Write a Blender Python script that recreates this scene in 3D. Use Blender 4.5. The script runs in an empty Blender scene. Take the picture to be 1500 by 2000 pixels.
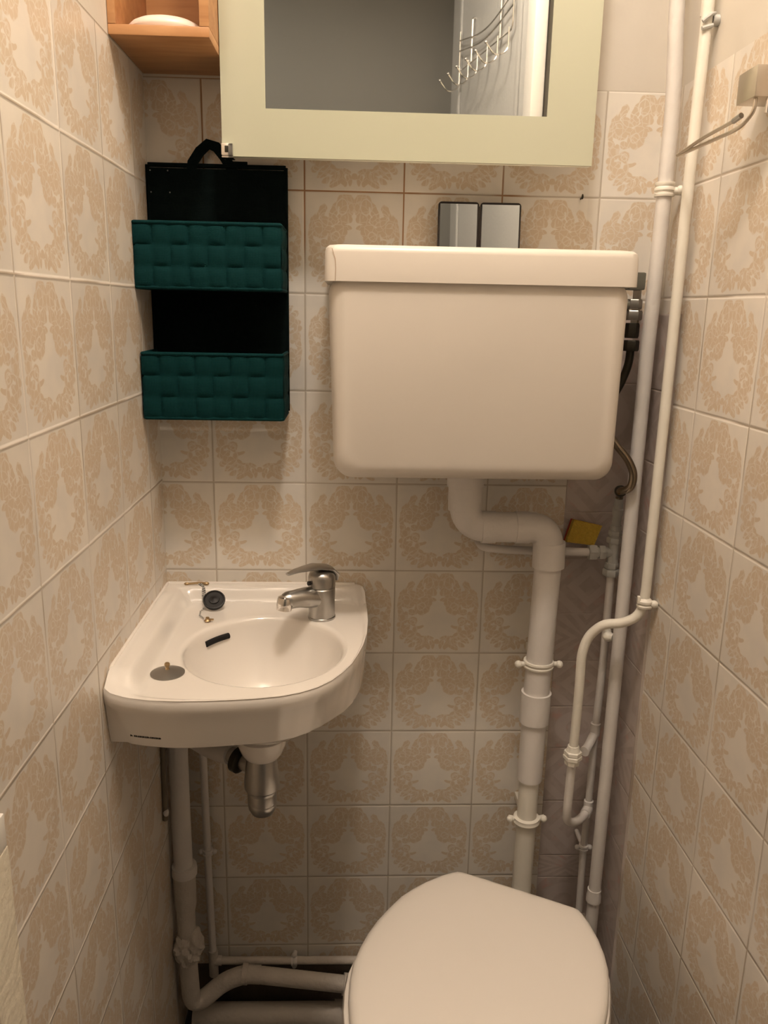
import bpy, bmesh, math, random
from mathutils import Vector, Matrix
random.seed(7)
PI = math.pi
SC = bpy.context.scene
COL = SC.collection

# ------------------------------------------------------------------ camera
cam_d = bpy.data.cameras.new('camera')
cam_d.sensor_fit = 'VERTICAL'; cam_d.sensor_height = 36.0; cam_d.sensor_width = 27.0
cam_d.lens = 1579.69 / 2000 * 36.0
cam_d.clip_start = 0.02
cam = bpy.data.objects.new('camera', cam_d); COL.objects.link(cam)
R = Vector((0.99910615, -0.0377502, 0.0190215)); U = Vector((-0.00931635, 0.24227509, 0.97016287))
F = Vector((0.04123228, 0.9694729, -0.24170684))
m = Matrix((R, U, -F)).transposed().to_4x4(); m.translation = Vector((0.07385, -1.30267, 1.30700))
cam.matrix_world = m
SC.camera = cam
SC.view_settings.view_transform = 'Standard'; SC.view_settings.look = 'None'
SC.view_settings.gamma = 1; SC.view_settings.use_curve_mapping = False
SC.view_settings.exposure = 0.0

# ------------------------------------------------------------------ world and lamps
W = bpy.data.worlds.new('world'); SC.world = W; W.use_nodes = True
W.node_tree.nodes['Background'].inputs[0].default_value = (0.9, 0.85, 0.78, 1)
W.node_tree.nodes['Background'].inputs[1].default_value = 0.04

def area(name, loc, size, power, col, rot=(0, 0, 0), shape='DISK'):
    l = bpy.data.lights.new(name, 'AREA'); l.shape = shape; l.size = size; l.energy = power; l.color = col
    o = bpy.data.objects.new(name, l); COL.objects.link(o); o.location = loc; o.rotation_euler = rot
    return o
LAMP = (0.14, -0.80, 2.66)
pl = bpy.data.lights.new('ceiling_lamp_light', 'POINT'); pl.energy = 35; pl.color = (1.0, 0.87, 0.75); pl.shadow_soft_size = 0.07
plo = bpy.data.objects.new('ceiling_lamp_light', pl); COL.objects.link(plo); plo.location = (LAMP[0], LAMP[1], LAMP[2] - 0.09)
area('hallway_fill_light', (-0.75, -1.55, 2.6), 0.25, 6.0, (1.0, 0.90, 0.78))  # unseen fill light added to brighten the hallway reflected in the mirrors

# ------------------------------------------------------------------ helpers
class MB:
    """collects shapes in world coordinates, then links them as one mesh"""
    def __init__(s): s.bm = bmesh.new()
    def add(s, verts, faces, smooth=True, mi=0):
        vs = [s.bm.verts.new(v) for v in verts]
        for f in faces:
            try:
                fc = s.bm.faces.new([vs[i] for i in f]); fc.smooth = smooth; fc.material_index = mi
            except ValueError: pass
        return s
    def box(s, a, b, bev=0.0, seg=2, M=None, smooth=False):
        t = bmesh.new()
        xs, ys, zs = zip(a, b)
        co = [(x, y, z) for x in (min(xs), max(xs)) for y in (min(ys), max(ys)) for z in (min(zs), max(zs))]
        v = [t.verts.new(c) for c in co]
        for f in ((0,1,3,2),(4,6,7,5),(0,4,5,1),(2,3,7,6),(0,2,6,4),(1,5,7,3)): t.faces.new([v[i] for i in f])
        if bev: bmesh.ops.bevel(t, geom=list(t.edges), offset=bev, segments=seg, affect='EDGES', profile=0.6)
        s.merge(t, M, smooth or bev > 0); return s
    def merge(s, t, M=None, smooth=True):
        t.verts.ensure_lookup_table(); t.verts.index_update()
        vs = [s.bm.verts.new((M @ v.co) if M else v.co) for v in t.verts]
        for f in t.faces:
            nf = s.bm.faces.new([vs[v.index] for v in f.verts]); nf.smooth = smooth
        t.free()
    def rings(s, rings, closed=True, cap0=True, cap1=True, smooth=True):
        n = len(rings[0]); vs = [[s.bm.verts.new(p) for p in r] for r in rings]
        for a, b in zip(vs, vs[1:]):
            for i in range(n if closed else n - 1):
                j = (i + 1) % n
                f = s.bm.faces.new((a[i], a[j], b[j], b[i])); f.smooth = smooth
        if closed and cap0: s.bm.faces.new(vs[0][::-1])
        if closed and cap1: s.bm.faces.new(vs[-1])
        return s
    def tube(s, pts, r, fillet=0.0, n=20, fs=8, cap=True):
        P = [Vector(p) for p in pts]; Q = [P[0]]
        for i in range(1, len(P) - 1):
            a, b, c = P[i-1], P[i], P[i+1]
            d1 = (a - b); d2 = (c - b)
            k = min(fillet, d1.length * 0.48, d2.length * 0.48)
            if k < 1e-5 or d1.angle(d2) > PI - 0.02: Q.append(b); continue
            p0 = b + d1.normalized() * k; p1 = b + d2.normalized() * k
            for j in range(fs + 1):
                t = j / fs; Q.append(p0 * (1-t)**2 + b * 2*t*(1-t) + p1 * t*t)
        Q.append(P[-1])
        rr = r if isinstance(r, (list, tuple)) else None
        fr = []; T = (Q[1] - Q[0]).normalized()
        N = T.orthogonal().normalized()
        for i, q in enumerate(Q):
            if i == 0: t = (Q[1] - Q[0]).normalized()
            elif i == len(Q) - 1: t = (Q[-1] - Q[-2]).normalized()
            else: t = ((Q[i+1] - q).normalized() + (q - Q[i-1]).normalized()).normalized()
            N = (N - t * N.dot(t)).normalized(); B = t.cross(N)
            rad = r if rr is None else rr[0] + (rr[1] - rr[0]) * i / (len(Q) - 1)
            fr.append([q + (N * math.cos(2*PI*k/n) + B * math.sin(2*PI*k/n)) * rad for k in range(n)])
        return s.rings(fr, cap0=cap, cap1=cap)
    def lathe(s, c, prof, axis=(0, 0, 1), n=32):
        """prof: list of (distance along axis, radius)"""
        ax = Vector(axis).normalized(); a = ax.orthogonal().normalized(); b = ax.cross(a); c = Vector(c)
        return s.rings([[c + ax * h + (a * math.cos(2*PI*k/n) + b * math.sin(2*PI*k/n)) * max(r, 1e-4) for k in range(n)] for h, r in prof])
    def hexnut(s, c, axis, r, h):
        ax = Vector(axis).normalized(); a = ax.orthogonal().normalized(); b = ax.cross(a); c = Vector(c)
        pr = lambda q, k: [c + ax * q + (a * math.cos(PI*j/3) + b * math.sin(PI*j/3)) * k for j in range(6)]
        return s.rings([pr(0, r*0.9), pr(h*0.15, r), pr(h*0.85, r), pr(h, r*0.9)], smooth=False)
    def ball(s, c, r, sc=(1, 1, 1), seg=16, rg=10):
        t = bmesh.new(); bmesh.ops.create_uvsphere(t, u_segments=seg, v_segments=rg, radius=r)
        s.merge(t, Matrix.Translation(Vector(c)) @ Matrix.Diagonal((*sc, 1))); return s
    def build(s, name, mats, parent=None, **tags):
        me = bpy.data.meshes.new(name)
        bmesh.ops.recalc_face_normals(s.bm, faces=list(s.bm.faces))
        s.bm.to_mesh(me); s.bm.free()
        me.set_sharp_from_angle(angle=math.radians(38))
        o = bpy.data.objects.new(name, me); COL.objects.link(o)
        for mt in (mats if isinstance(mats, (list, tuple)) else [mats]): me.materials.append(mt)
        if parent is not None:
            W0 = parent.location.copy(); p = parent
            while p.parent is not None: p = p.parent; W0 += p.location
            me.transform(Matrix.Translation(-W0)); o.parent = parent
        else:
            xs = [v.co for v in me.vertices]
            lo = Vector([min(c[i] for c in xs) for i in range(3)]); hi = Vector([max(c[i] for c in xs) for i in range(3)])
            ctr = Vector(((lo.x + hi.x)/2, (lo.y + hi.y)/2, lo.z))
            me.transform(Matrix.Translation(-ctr)); o.location = ctr
        for k, v in tags.items(): o[k] = v
        return o
def thing(name, loc, label, cat, group=None):
    o = bpy.data.objects.new(name, None); COL.objects.link(o); o.location = loc; o.empty_display_size = 0.02
    o['label'] = label; o['category'] = cat
    if group: o['group'] = group
    return o
def sm(x, a, b):
    t = max(0.0, min(1.0, (x - a) / (b - a))); return t * t * (3 - 2 * t)

# ------------------------------------------------------------------ materials
def newmat(name):
    mt = bpy.data.materials.new(name); mt.use_nodes = True
    nt = mt.node_tree; b = nt.nodes['Principled BSDF']
    return mt, nt, b
def N(nt, t, **kw):
    n = nt.nodes.new(t)
    for k, v in kw.items(): setattr(n, k, v)
    return n
def simple(name, col, rough=0.5, metal=0.0, var=0.06, vscale=30, bump=0.0, bscale=80, coat=0.0, spec=0.5):
    mt, nt, b = newmat(name)
    tc = N(nt, 'ShaderNodeTexCoord'); nz = N(nt, 'ShaderNodeTexNoise'); nz.inputs['Scale'].default_value = vscale; nz.inputs['Detail'].default_value = 4
    nt.links.new(tc.outputs['Object'], nz.inputs['Vector'])
    mx = N(nt, 'ShaderNodeMix', data_type='RGBA')
    mx.inputs['A'].default_value = (*[c * (1 - var) for c in col], 1); mx.inputs['B'].default_value = (*[min(1, c * (1 + var)) for c in col], 1)
    nt.links.new(nz.outputs['Fac'], mx.inputs['Factor']); nt.links.new(mx.outputs['Result'], b.inputs['Base Color'])
    b.inputs['Roughness'].default_value = rough; b.inputs['Metallic'].default_value = metal
    b.inputs['Coat Weight'].default_value = coat; b.inputs['Coat Roughness'].default_value = 0.08
    b.inputs['Specular IOR Level'].default_value = spec
    if bump:
        n2 = N(nt, 'ShaderNodeTexNoise'); n2.inputs['Scale'].default_value = bscale; n2.inputs['Detail'].default_value = 3
        nt.links.new(tc.outputs['Object'], n2.inputs['Vector'])
        bp = N(nt, 'ShaderNodeBump'); bp.inputs['Strength'].default_value = bump; bp.inputs['Distance'].default_value = 0.004
        nt.links.new(n2.outputs['Fac'], bp.inputs['Height']); nt.links.new(bp.outputs['Normal'], b.inputs['Normal'])
    return mt

def math_n(nt, op, a, b=None, c=None, clamp=False):
    n = N(nt, 'ShaderNodeMath', operation=op, use_clamp=clamp)
    for i, v in enumerate((a, b, c)):
        if v is None: continue
        if isinstance(v, (int, float)): n.inputs[i].default_value = v
        else: nt.links.new(v, n.inputs[i])
    return n.outputs[0]
def smooth_n(nt, v, a, b, lo=0.0, hi=1.0):
    n = N(nt, 'ShaderNodeMapRange', interpolation_type='SMOOTHSTEP')
    n.inputs['From Min'].default_value = a; n.inputs['From Max'].default_value = b
    n.inputs['To Min'].default_value = lo; n.inputs['To Max'].default_value = hi
    nt.links.new(v, n.inputs['Value']); return n.outputs[0]

# half of the wreath ornament: (m, v, rx, ry, angle) in tile units, mirrored about m = 0
LEAVES = [(.085,.905,.082,.06,0),(.165,.885,.035,.022,-50),(.03,.83,.03,.075,8),(.105,.82,.045,.055,20),
 (.205,.815,.033,.085,22),(.325,.80,.036,.08,20),(.405,.70,.04,.085,20),(.31,.70,.075,.06,0),(.21,.72,.06,.04,-10),
 (.135,.755,.04,.03,30),(.085,.715,.07,.026,-25),(.085,.655,.062,.024,12),(.15,.66,.06,.035,0),(.245,.63,.07,.028,-5),
 (.18,.555,.082,.075,0),(.34,.60,.065,.05,0),(.425,.61,.035,.075,12),(.29,.50,.05,.034,15),(.43,.49,.032,.055,-10),
 (.37,.47,.03,.04,0),(.29,.392,.056,.052,0),(.395,.42,.05,.055,0),(.42,.345,.04,.04,30),(.385,.30,.07,.036,-25),
 (.36,.235,.075,.034,-30),(.31,.17,.075,.036,-35),(.215,.32,.055,.022,-12),(.262,.265,.034,.085,18),(.225,.20,.05,.045,30),
 (.12,.195,.085,.025,8),(.165,.135,.07,.034,-20),(.05,.115,.023,.055,-8),(.11,.10,.03,.05,-25),(.19,.075,.06,.028,-15),(.285,.10,.05,.025,-35),(.0,.14,.03,.03,0),(.115,.61,.045,.05,20),(.06,.765,.03,.04,10)]
CUTS = [(.19,.575,.048,.042,0,.13),(.29,.392,.034,.032,0,.16),(.12,.85,.06,.07,0,.08),(.25,.735,.10,.06,10,.06),(.33,.30,.10,.12,0,.05),(.37,.62,.05,.09,0,.07),(.25,.13,.11,.06,-25,.06)]

def damask_factor(nt, uv):
    sx = N(nt, 'ShaderNodeSeparateXYZ'); nt.links.new(uv, sx.inputs[0])
    mm = math_n(nt, 'ABSOLUTE', math_n(nt, 'SUBTRACT', sx.outputs[0], 0.5))
    cb = N(nt, 'ShaderNodeCombineXYZ'); nt.links.new(mm, cb.inputs[0]); nt.links.new(sx.outputs[1], cb.inputs[1])
    nz = N(nt, 'ShaderNodeTexNoise'); nz.inputs['Scale'].default_value = 11; nz.inputs['Detail'].default_value = 1
    nt.links.new(cb.outputs[0], nz.inputs['Vector'])
    w = N(nt, 'ShaderNodeVectorMath', operation='MULTIPLY_ADD')
    nt.links.new(nz.outputs['Color'], w.inputs[0]); w.inputs[1].default_value = (.05, .05, 0); 
    off = N(nt, 'ShaderNodeVectorMath', operation='SUBTRACT'); nt.links.new(cb.outputs[0], off.inputs[0]); off.inputs[1].default_value = (.025, .025, 0)
    nt.links.new(off.outputs[0], w.inputs[2])
    P = w.outputs[0]
    def ell(e):
        mp = N(nt, 'ShaderNodeMapping', vector_type='TEXTURE'); nt.links.new(P, mp.inputs['Vector'])
        mp.inputs['Location'].default_value = (e[0], e[1], 0); mp.inputs['Rotation'].default_value = (0, 0, math.radians(e[4])); mp.inputs['Scale'].default_value = (e[2], e[3], 1)
        ln = N(nt, 'ShaderNodeVectorMath', operation='LENGTH'); nt.links.new(mp.outputs[0], ln.inputs[0])
        return ln.outputs['Value']
    d = None
    for e in LEAVES:
        k = ell(e); d = k if d is None else math_n(nt, 'MINIMUM', d, k)
    f = smooth_n(nt, d, 0.98, 1.18, 1, 0)
    c = None
    for e in CUTS:
        k = math_n(nt, 'DIVIDE', math_n(nt, 'ABSOLUTE', math_n(nt, 'SUBTRACT', ell(e), 1.0)), e[5])
        c = k if c is None else math_n(nt, 'MINIMUM', c, k)
    cut = smooth_n(nt, c, 0.5, 1.3, 0.35, 1)
    vo = N(nt, 'ShaderNodeTexVoronoi', feature='DISTANCE_TO_EDGE'); vo.inputs['Scale'].default_value = 15; nt.links.new(P, vo.inputs['Vector'])
    ve = smooth_n(nt, vo.outputs['Distance'], 0.02, 0.08, 0.5, 1)
    return math_n(nt, 'MULTIPLY', math_n(nt, 'MULTIPLY', f, cut), ve)

def tile_mat(name, kind, base, motif, grout, stain=False):
    mt, nt, b = newmat(name)
    uvn = N(nt, 'ShaderNodeUVMap', uv_map='UVMap'); uv = uvn.outputs[0]
    at = N(nt, 'ShaderNodeAttribute', attribute_name='tile'); sa = N(nt, 'ShaderNodeSeparateColor'); nt.links.new(at.outputs['Color'], sa.inputs[0])
    tc = N(nt, 'ShaderNodeTexCoord')
    sx = N(nt, 'ShaderNodeSeparateXYZ'); nt.links.new(uv, sx.inputs[0])
    # mottled glaze
    n1 = N(nt, 'ShaderNodeTexNoise'); n1.inputs['Scale'].default_value = 22; n1.inputs['Detail'].default_value = 5; nt.links.new(tc.outputs['Object'], n1.inputs['Vector'])
    mot = smooth_n(nt, n1.outputs['Fac'], 0.35, 0.7)
    bm_ = N(nt, 'ShaderNodeMix', data_type='RGBA'); bm_.inputs['A'].default_value = (*base, 1); bm_.inputs['B'].default_value = (base[0]*.92, base[1]*.93, base[2]*.95, 1)
    nt.links.new(mot, bm_.inputs['Factor'])
    mix = N(nt, 'ShaderNodeMix', data_type='RGBA'); nt.links.new(bm_.outputs['Result'], mix.inputs['A']); mix.inputs['B'].default_value = (*motif, 1)
    if kind == 'patch':   # faded pink blotches in the print
        np_ = N(nt, 'ShaderNodeTexNoise'); np_.inputs['Scale'].default_value = 26; nt.links.new(tc.outputs['Object'], np_.inputs['Vector'])
        pk = N(nt, 'ShaderNodeMix', data_type='RGBA'); pk.inputs['A'].default_value = (*motif, 1); pk.inputs['B'].default_value = (.60, .37, .32, 1)
        nt.links.new(smooth_n(nt, np_.outputs['Fac'], .56, .68, 0, .7), pk.inputs['Factor']); nt.links.new(pk.outputs['Result'], mix.inputs['B'])
    if kind == 'damask':
        f = damask_factor(nt, uv)
    else:
        cx = math_n(nt, 'ABSOLUTE', math_n(nt, 'SUBTRACT', sx.outputs[0], .5)); cy = math_n(nt, 'ABSOLUTE', math_n(nt, 'SUBTRACT', sx.outputs[1], .5))
        dia = math_n(nt, 'ADD', cx, cy)
        rad = math_n(nt, 'SQRT', math_n(nt, 'ADD', math_n(nt, 'MULTIPLY', cx, cx), math_n(nt, 'MULTIPLY', cy, cy)))
        sq = math_n(nt, 'MAXIMUM', cx, cy)
        band = lambda v, k: smooth_n(nt, math_n(nt, 'SINE', math_n(nt, 'MULTIPLY', v, k)), -.25, .25)
        f0 = band(dia, 17.0); f1 = band(rad, 16.0)
        f2 = band(math_n(nt, 'SUBTRACT', math_n(nt, 'MULTIPLY', rad, 1.0), math_n(nt, 'MULTIPLY', math_n(nt, 'MINIMUM', cx, cy), 1.6)), 26.0)
        f3 = math_n(nt, 'MULTIPLY', band(cx, 24.0), band(cy, 16.0))
        g = sa.outputs[1]
        s1 = N(nt, 'ShaderNodeMix', data_type='FLOAT'); nt.links.new(math_n(nt, 'GREATER_THAN', g, .2), s1.inputs['Factor']); nt.links.new(f0, s1.inputs['A']); nt.links.new(f1, s1.inputs['B'])
        s2 = N(nt, 'ShaderNodeMix', data_type='FLOAT'); nt.links.new(math_n(nt, 'GREATER_THAN', g, .45), s2.inputs['Factor']); nt.links.new(s1.outputs[0], s2.inputs['A']); nt.links.new(f2, s2.inputs['B'])
        s3 = N(nt, 'ShaderNodeMix', data_type='FLOAT'); nt.links.new(math_n(nt, 'GREATER_THAN', g, .7), s3.inputs['Factor']); nt.links.new(s2.outputs[0], s3.inputs['A']); nt.links.new(f3, s3.inputs['B'])
        n3 = N(nt, 'ShaderNodeTexNoise'); n3.inputs['Scale'].default_value = 60; nt.links.new(tc.outputs['Object'], n3.inputs['Vector'])
        f = math_n(nt, 'MULTIPLY', s3.outputs[0], smooth_n(nt, n3.outputs['Fac'], .3, .6, .25, 1))
    nt.links.new(f, mix.inputs['Factor'])
    hv = N(nt, 'ShaderNodeHueSaturation'); nt.links.new(mix.outputs['Result'], hv.inputs['Color'])
    nt.links.new(smooth_n(nt, sa.outputs[0], 0, 1, .95, 1.04), hv.inputs['Value'])
    # grout line round the tile's edge: blue channel 0 = full joint on every side
    e = math_n(nt, 'MINIMUM', math_n(nt, 'MINIMUM', sx.outputs[0], math_n(nt, 'SUBTRACT', 1, sx.outputs[0])),
               math_n(nt, 'MINIMUM', sx.outputs[1], math_n(nt, 'SUBTRACT', 1, sx.outputs[1])))
    n4 = N(nt, 'ShaderNodeTexNoise'); n4.inputs['Scale'].default_value = 14; n4.inputs['Detail'].default_value = 3; nt.links.new(tc.outputs['Object'], n4.inputs['Vector'])
    wid = math_n(nt, 'MULTIPLY_ADD', n4.outputs['Fac'], .008, .004)
    gl = smooth_n(nt, math_n(nt, 'DIVIDE', e, wid), .7, 1.25, 1, 0)
    gm = N(nt, 'ShaderNodeMix', data_type='RGBA'); nt.links.new(hv.outputs[0], gm.inputs['A'])
    gcol = N(nt, 'ShaderNodeMix', data_type='RGBA'); gcol.inputs['A'].default_value = (*grout, 1)
    gcol.inputs['B'].default_value = (.36, .20, .10, 1) if stain else (grout[0]*.62, grout[1]*.58, grout[2]*.52, 1)
    sz = N(nt, 'ShaderNodeSeparateXYZ'); nt.links.new(tc.outputs['Object'], sz.inputs[0])
    n5 = N(nt, 'ShaderNodeTexNoise'); n5.inputs['Scale'].default_value = 6; nt.links.new(tc.outputs['Object'], n5.inputs['Vector'])
    if stain:   # rust-brown joints only in the band under the mirror
        st = math_n(nt, 'MULTIPLY', smooth_n(nt, sz.outputs[2], 1.36, 1.42), smooth_n(nt, n5.outputs['Fac'], .36, .5))
        st = math_n(nt, 'MULTIPLY', st, smooth_n(nt, sz.outputs[0], .31, .36, 1, 0))
    else: st = smooth_n(nt, n5.outputs['Fac'], .42, .6)
    nt.links.new(st, gcol.inputs['Factor']); nt.links.new(gcol.outputs['Result'], gm.inputs['B'])
    nt.links.new(gl, gm.inputs['Factor']); nt.links.new(gm.outputs['Result'], b.inputs['Base Color'])
    nt.links.new(smooth_n(nt, gl, 0, 1, .33, .8), b.inputs['Roughness'])
    n6 = N(nt, 'ShaderNodeTexNoise'); n6.inputs['Scale'].default_value = 9; nt.links.new(tc.outputs['Object'], n6.inputs['Vector'])
    hgt = math_n(nt, 'ADD', math_n(nt, 'MULTIPLY', smooth_n(nt, e, .0, .022), 1.0), math_n(nt, 'MULTIPLY', n6.outputs['Fac'], .9))
    bp = N(nt, 'ShaderNodeBump'); bp.inputs['Strength'].default_value = .6; bp.inputs['Distance'].default_value = .0011
    nt.links.new(hgt, bp.inputs['Height']); nt.links.new(bp.outputs['Normal'], b.inputs['Normal'])
    b.inputs['Specular IOR Level'].default_value = .45
    return mt

M = {}
M['tile'] = tile_mat('damask_tile', 'damask', (.80, .75, .67), (.67, .555, .415), (.52, .46, .38), True)
M['tile_side'] = tile_mat('damask_tile_side', 'damask', (.80, .74, .66), (.665, .545, .41), (.76, .69, .61))
M['patch'] = tile_mat('patchwork_tile', 'patch', (.60, .52, .475), (.50, .425, .385), (.63, .56, .51))
M['paint_wall'] = simple('painted_wall', (.69, .635, .555), .6, var=.05, vscale=7, bump=.5, bscale=22)
M['bare'] = simple('shaded_bare_wall_foot', (.10, .075, .055), .9, var=.3, vscale=25, bump=.8)  # bare foot below the tiles, with the shadow behind the pipes coloured in
M['ceiling'] = simple('ceiling_paint', (.80, .77, .72), .8)
M['floor'] = simple('floor_vinyl_shaded', (.07, .06, .055), .6, var=.3, vscale=18)  # dark colour carries the shadow gap under the low pipes
M['hall'] = simple('hall_paint', (.20, .19, .165), .7, var=.03, vscale=5)
M['hallfloor'] = simple('hall_floor', (.28, .22, .17), .5, var=.2, vscale=12)
M['ceramic'] = simple('basin_ceramic', (.84, .79, .73), .16, var=.015, vscale=6, coat=.6)
M['plastic'] = simple('cistern_plastic', (.69, .635, .565), .33, var=.02, vscale=5)
M['seat'] = simple('seat_plastic', (.86, .80, .73), .28, var=.012, vscale=5)
M['pipe'] = simple('painted_pipe', (.72, .685, .65), .42, var=.05, vscale=26, bump=.35, bscale=60)
M['pipe_old'] = simple('painted_pipe_dirty', (.58, .53, .47), .55, var=.16, vscale=22, bump=.7, bscale=70)
M['pipe_cream'] = simple('painted_pipe_cream', (.80, .765, .68), .4, var=.04, vscale=20, bump=.3, bscale=50)
M['fitting'] = simple('grey_painted_fitting', (.50, .50, .47), .5, var=.1, vscale=60, bump=.4)
M['chrome'] = simple('chrome', (.80, .77, .73), .12, 1.0, var=.03)
M['dullchrome'] = simple('worn_chrome', (.44, .43, .41), .30, 1.0, var=.10, vscale=60)
M['steel'] = simple('brushed_steel', (.62, .56, .48), .32, 1.0, var=.04)
M['brass'] = simple('old_brass', (.50, .36, .20), .4, 1.0, var=.15, vscale=200)
M['darkmetal'] = simple('dark_metal', (.05, .045, .035), .35, .8, var=.2, vscale=90)
M['dullsteel'] = simple('dull_steel', (.30, .275, .245), .38, .75, var=.08, vscale=50)
M['valvegrey'] = simple('grey_green_valve', (.14, .14, .115), .35, .3, var=.2, vscale=60)
M['darkpipe'] = simple('dark_unpainted_pipe', (.16, .13, .09), .6, var=.2)
M['bronze'] = simple('dulled_bronze_chrome', (.30, .25, .19), .22, 1.0, var=.2, vscale=50)
M['rubber'] = simple('black_rubber', (.014, .012, .011), .45, spec=.25)
M['black'] = simple('black_plastic', (.018, .014, .014), .3)
M['void'] = simple('dark_hole', (.006, .005, .005), .9)
M['mirror'] = simple('mirror_silver', (.80, .82, .80), .015, 1.0, var=0.0)
M['frost'] = simple('frosted_glass_border', (.49, .50, .38), .22, var=.01, vscale=3, coat=.5)
M['glassedge'] = simple('glass_edge', (.80, .80, .66), .3)
M['whitepaint'] = simple('gloss_white_paint', (.78, .75, .70), .3, var=.02, vscale=9, bump=.15)
M['doorpaint'] = simple('door_paint', (.42, .41, .39), .35, var=.02, vscale=9, bump=.15)
M['oldpaint'] = simple('chipped_cream_paint', (.66, .60, .48), .5, var=.06, vscale=14, bump=.5)
M['soap'] = simple('pale_pink_ceramic', (.86, .72, .62), .35, var=.02)
M['sponge'] = simple('yellow_sponge', (.60, .40, .055), .95, var=.2, vscale=160, bump=1.0, bscale=320)
M['scour'] = simple('red_scourer', (.45, .06, .03), .95, var=.2, vscale=200, bump=.8, bscale=300)
M['ink'] = simple('dark_print', (.03, .025, .02), .5)
M['lampglass'] = simple('opal_lamp_shade', (.9, .86, .8), .4)
nt = M['lampglass'].node_tree; b = nt.nodes['Principled BSDF']; b.inputs['Emission Color'].default_value = (1, .8, .58, 1); b.inputs['Emission Strength'].default_value = 1.6
M['crack'] = simple('hairline_crack', (.40, .26, .15), .6)

def wood_mat():
    mt, nt, b = newmat('alder_wood')
    tc = N(nt, 'ShaderNodeTexCoord'); mp = N(nt, 'ShaderNodeMapping'); mp.inputs['Scale'].default_value = (3, 26, 26); nt.links.new(tc.outputs['Object'], mp.inputs['Vector'])
    nz = N(nt, 'ShaderNodeTexNoise'); nz.inputs['Scale'].default_value = 3; nz.inputs['Detail'].default_value = 6; nz.inputs['Distortion'].default_value = .6; nt.links.new(mp.outputs[0], nz.inputs['Vector'])
    cr = N(nt, 'ShaderNodeValToRGB'); cr.color_ramp.elements[0].color = (.43, .20, .078, 1); cr.color_ramp.elements[0].position = .3
    cr.color_ramp.elements[1].color = (.57, .30, .13, 1); cr.color_ramp.elements[1].position = .7
    nt.links.new(nz.outputs['Fac'], cr.inputs[0]); nt.links.new(cr.outputs[0], b.inputs['Base Color']); b.inputs['Roughness'].default_value = .42
    return mt
M['wood'] = wood_mat()
def weave_mat(name, col):
    mt, nt, b = newmat(name)
    tc = N(nt, 'ShaderNodeTexCoord')
    wv = N(nt, 'ShaderNodeTexWave', wave_type='BANDS', bands_direction='X'); wv.inputs['Scale'].default_value = 260; wv.inputs['Distortion'].default_value = 1.0
    nt.links.new(tc.outputs['Object'], wv.inputs['Vector'])
    w2 = N(nt, 'ShaderNodeTexWave', wave_type='BANDS', bands_direction='Z'); w2.inputs['Scale'].default_value = 260; w2.inputs['Distortion'].default_value = 1.0
    nt.links.new(tc.outputs['Object'], w2.inputs['Vector'])
    mul = math_n(nt, 'MULTIPLY', wv.outputs['Fac'], w2.outputs['Fac'])
    mx = N(nt, 'ShaderNodeMix', data_type='RGBA'); mx.inputs['A'].default_value = (*[c * .75 for c in col], 1); mx.inputs['B'].default_value = (*[c * 1.25 for c in col], 1)
    nt.links.new(mul, mx.inputs['Factor']); nt.links.new(mx.outputs['Result'], b.inputs['Base Color'])
    b.inputs['Roughness'].default_value = .8; b.inputs['Specular IOR Level'].default_value = .12
    bp = N(nt, 'ShaderNodeBump'); bp.inputs['Strength'].default_value = .5; bp.inputs['Distance'].default_value = .0008
    nt.links.new(mul, bp.inputs['Height']); nt.links.new(bp.outputs['Normal'], b.inputs['Normal'])
    return mt
M['teal'] = weave_mat('teal_webbing', (.0012, .034, .036))
M['teal_shaded'] = weave_mat('shaded_teal_webbing', (.001, .006, .0058))  # darkened copy of the teal: shade below mirror and shelf is in the colour

# ------------------------------------------------------------------ tiled walls (one quad per tile)
T = .15
XL, XR, FLOOR, CEIL = -.2328, .5368, -.02, 2.78
def tiled(name, P, cells, mats, **tags):
    """cells: (u0,u1,v0,v1, uvbox(U0,U1,V0,V1), material index, style)"""
    bm = bmesh.new(); uvl = bm.loops.layers.uv.new('UVMap'); cl = bm.loops.layers.color.new('tile')
    for (u0, u1, v0, v1, (a0, a1, b0, b1), mi, sty) in cells:
        vs = [bm.verts.new(P(u, v)) for u, v in ((u0, v0), (u1, v0), (u1, v1), (u0, v1))]
        f = bm.faces.new(vs); f.material_index = mi; r = random.random()
        for l, q in zip(f.loops, ((a0, b0), (a1, b0), (a1, b1), (a0, b1))):
            l[uvl].uv = q; l[cl] = (r, sty, 0, 1)
    me = bpy.data.meshes.new(name); bm.to_mesh(me); bm.free()
    for mt in mats: me.materials.append(mt)
    o = bpy.data.objects.new(name, me); COL.objects.link(o); o['kind'] = 'structure'
    return o
def grid_cells(us, vs, u_full, v_full, mi=0, flip=()):
    out = []
    for i in range(len(us) - 1):
        for j in range(len(vs) - 1):
            fu = u_full(us[i], us[i+1]); fv = v_full(vs[j], vs[j+1])
            a0 = (us[i] - fu[0]) / (fu[1] - fu[0]); a1 = (us[i+1] - fu[0]) / (fu[1] - fu[0])
            b0 = (vs[j] - fv[0]) / (fv[1] - fv[0]); b1 = (vs[j+1] - fv[0]) / (fv[1] - fv[0])
            if (i, j) in flip: b0, b1 = 1 - b0, 1 - b1
            out.append((us[i], us[i+1], vs[j], vs[j+1], (a0, a1, b0, b1), mi, 0))
    return out
def full(o, T=T):
    def f(a, b):
        k = math.floor(((a + b) / 2 - o) / T); return (o + k * T, o + (k + 1) * T)
    return f
zr = [.09, .13] + [.13 + T * k for k in range(1, 11)]            # .13 ... 1.63
cells = grid_cells([XL, -.15, 0, .15, .30, .432], zr, full(0), full(.13), 0, flip={(1, 8)})
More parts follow.
